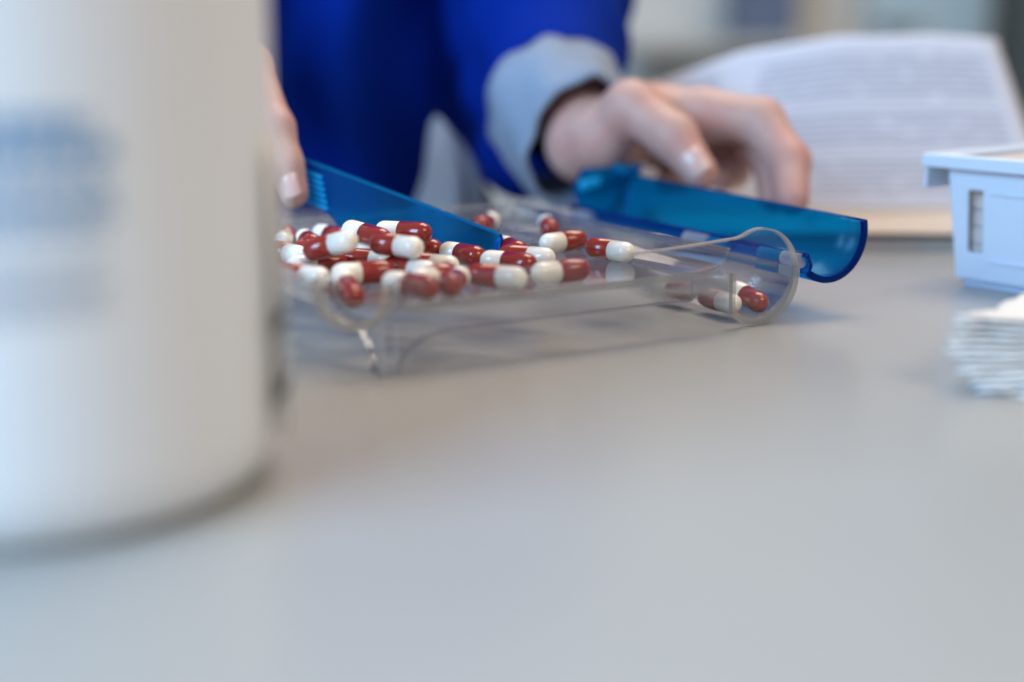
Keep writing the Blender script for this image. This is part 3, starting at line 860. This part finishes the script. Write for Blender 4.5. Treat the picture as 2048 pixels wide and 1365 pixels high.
def nail(c, along, out, L_, W_):
    along = Vector(along).normalized(); out = Vector(out); out = (out - along * out.dot(along)).normalized(); side = along.cross(out)
    v, f = [], []
    n, m = 8, 8
    for s in (0, 1):
        for i in range(n + 1):
            for j in range(m + 1):
                a_, b_ = i / n * 2 - 1, j / m * 2 - 1
                q = Vector(c) + along * (a_ * L_ / 2 * math.sqrt(1 - 0.25 * b_ * b_)) + side * (math.sin(b_ * 1.05) * W_ / 1.74) + out * ((math.cos(b_ * 1.05) - 1) * W_ * 0.55 - 0.5 * a_ * a_ - s * 0.9)
                v.append(tuple(q))
    N_ = (n + 1) * (m + 1); id_ = lambda i, j, s: s * N_ + i * (m + 1) + j
    for i in range(n):
        for j in range(m):
            f += [(id_(i, j, 0), id_(i + 1, j, 0), id_(i + 1, j + 1, 0), id_(i, j + 1, 0)), (id_(i, j, 1), id_(i, j + 1, 1), id_(i + 1, j + 1, 1), id_(i + 1, j, 1))]
    for i in range(n):
        f += [(id_(i, 0, 0), id_(i, 0, 1), id_(i + 1, 0, 1), id_(i + 1, 0, 0)), (id_(i, m, 0), id_(i + 1, m, 0), id_(i + 1, m, 1), id_(i, m, 1)),
              (id_(0, i, 0), id_(0, i + 1, 0), id_(0, i + 1, 1), id_(0, i, 1)), (id_(n, i, 0), id_(n, i, 1), id_(n, i + 1, 1), id_(n, i + 1, 0))]
    recalc(mesh_obj('nail', v, f, M['nail'], person, True))
nail((-85.8, 539.2, 41.5), (0.28, -0.12, -1), (-0.25, -1, 0.05), 10, 9)
nail((75.6, 594.2, 45.2), (0.62, -0.42, -0.85), (-0.35, -0.85, 0.25), 12, 11)

# tunic: trunk and two sleeves
xs = axis((-430, 110, 6)); ys = axis((690, 1020, 6)); zs = axis((-150, 430, 6))
G = grid(xs, ys, zs)
x, y, z = G[..., 0], G[..., 1], G[..., 2]
def cap(a, b, ra, rb): return sd_capsule(G, a, b, ra, rb)
tr = np.full(G.shape[:3], 1e3, np.float32)
for dx in (-90, 0, 86):
    tr = smin(tr, cap((-192 + dx, 904, -95), (-192 + dx, 904, 315), 92, 84), 30)
warp = x + 7 * np.sin(z / 45) + 0.10 * z
fold = (15.0 * (1 - np.abs(np.sin(warp / 27.0 + 0.9)) ** 0.8) + 7.0 * np.sin(warp / 10.0 + 0.7 * np.sin(z / 33)) + 5.0 * np.sin(x / 37.0 + 2.0)) * np.clip((905 - y) / 50, 0, 1)
tr = tr + fold
tr = smin(tr, cap((-55, 895, 325), (-330, 895, 325), 66, 66), 20)
s1 = smin(smin(cap((24, 700, 66), (16, 835, 142), 30, 54), cap((7, 744, 37), (10, 840, 100), 24, 46), 12), cap((16, 835, 142), (-55, 895, 325), 50, 62), 14)
s1 = s1 + 3.2 * np.sin((y * 0.8 + z * 0.6 + 0.3 * x) / 9.0) * np.clip((y - 700) / 50, 0, 1)
s2 = smin(cap((-196, 700, 110), (-330, 860, 172), 32, 54), cap((-330, 860, 172), (-330, 895, 325), 50, 62), 14)
T = smin(smin(tr, s1, 7), s2, 7)
V, Q = surface_nets(T, xs, ys, zs)
fast_mesh('tunic', V, Q, M['tunic'], person)

def cuff(a, b, ra, rb, seed):
    """a folded-back fabric band round the wrist, open at the hand end"""
    a, b = Vector(a), Vector(b); d = (b - a).normalized()
    u_ = d.cross(Vector((0, 0, 1))).normalized(); w_ = d.cross(u_)
    L_ = (b - a).length
    prof = [(0, ra - 1.2), (0.0, ra + 1.2), (0.10, ra + 1.8), (0.30, ra * .72 + rb * .28 + 1.2), (0.55, ra * .45 + rb * .55 + 1.4), (0.8, ra * .2 + rb * .8 + 1.6), (1.0, rb + 1.0), (1.0, rb - 2.5), (0.6, ra * .45 + rb * .55 - 2), (0.2, ra - 1.4)]
    n = 56; v, f = [], []
    for t_, r in prof:
        for k in range(n):
            an = 2 * math.pi * k / n
            rr = r * (1 + 0.045 * math.sin(3 * an + seed + 3 * t_) + 0.03 * math.sin(7 * an - 5 * t_) + 0.02 * math.sin(11 * an + 9 * t_))
            v.append(tuple(a + d * (L_ * t_ + 1.5 * math.sin(2 * an + seed)) + u_ * rr * math.cos(an) * 0.96 + w_ * rr * math.sin(an) * 1.06))
    m = len(prof)
    for i in range(m):
        for k in range(n):
            f.append((i * n + k, i * n + (k + 1) % n, ((i + 1) % m) * n + (k + 1) % n, ((i + 1) % m) * n + k))
    recalc(mesh_obj('cuff', v, f, M['cuff'], person, True))
cuff((34, 655.5, 47.8), (19.5, 696, 62.5), 29.5, 34, 0.4)
cuff((-166, 646, 96), (-196, 694, 109), 27, 37, 1.7)
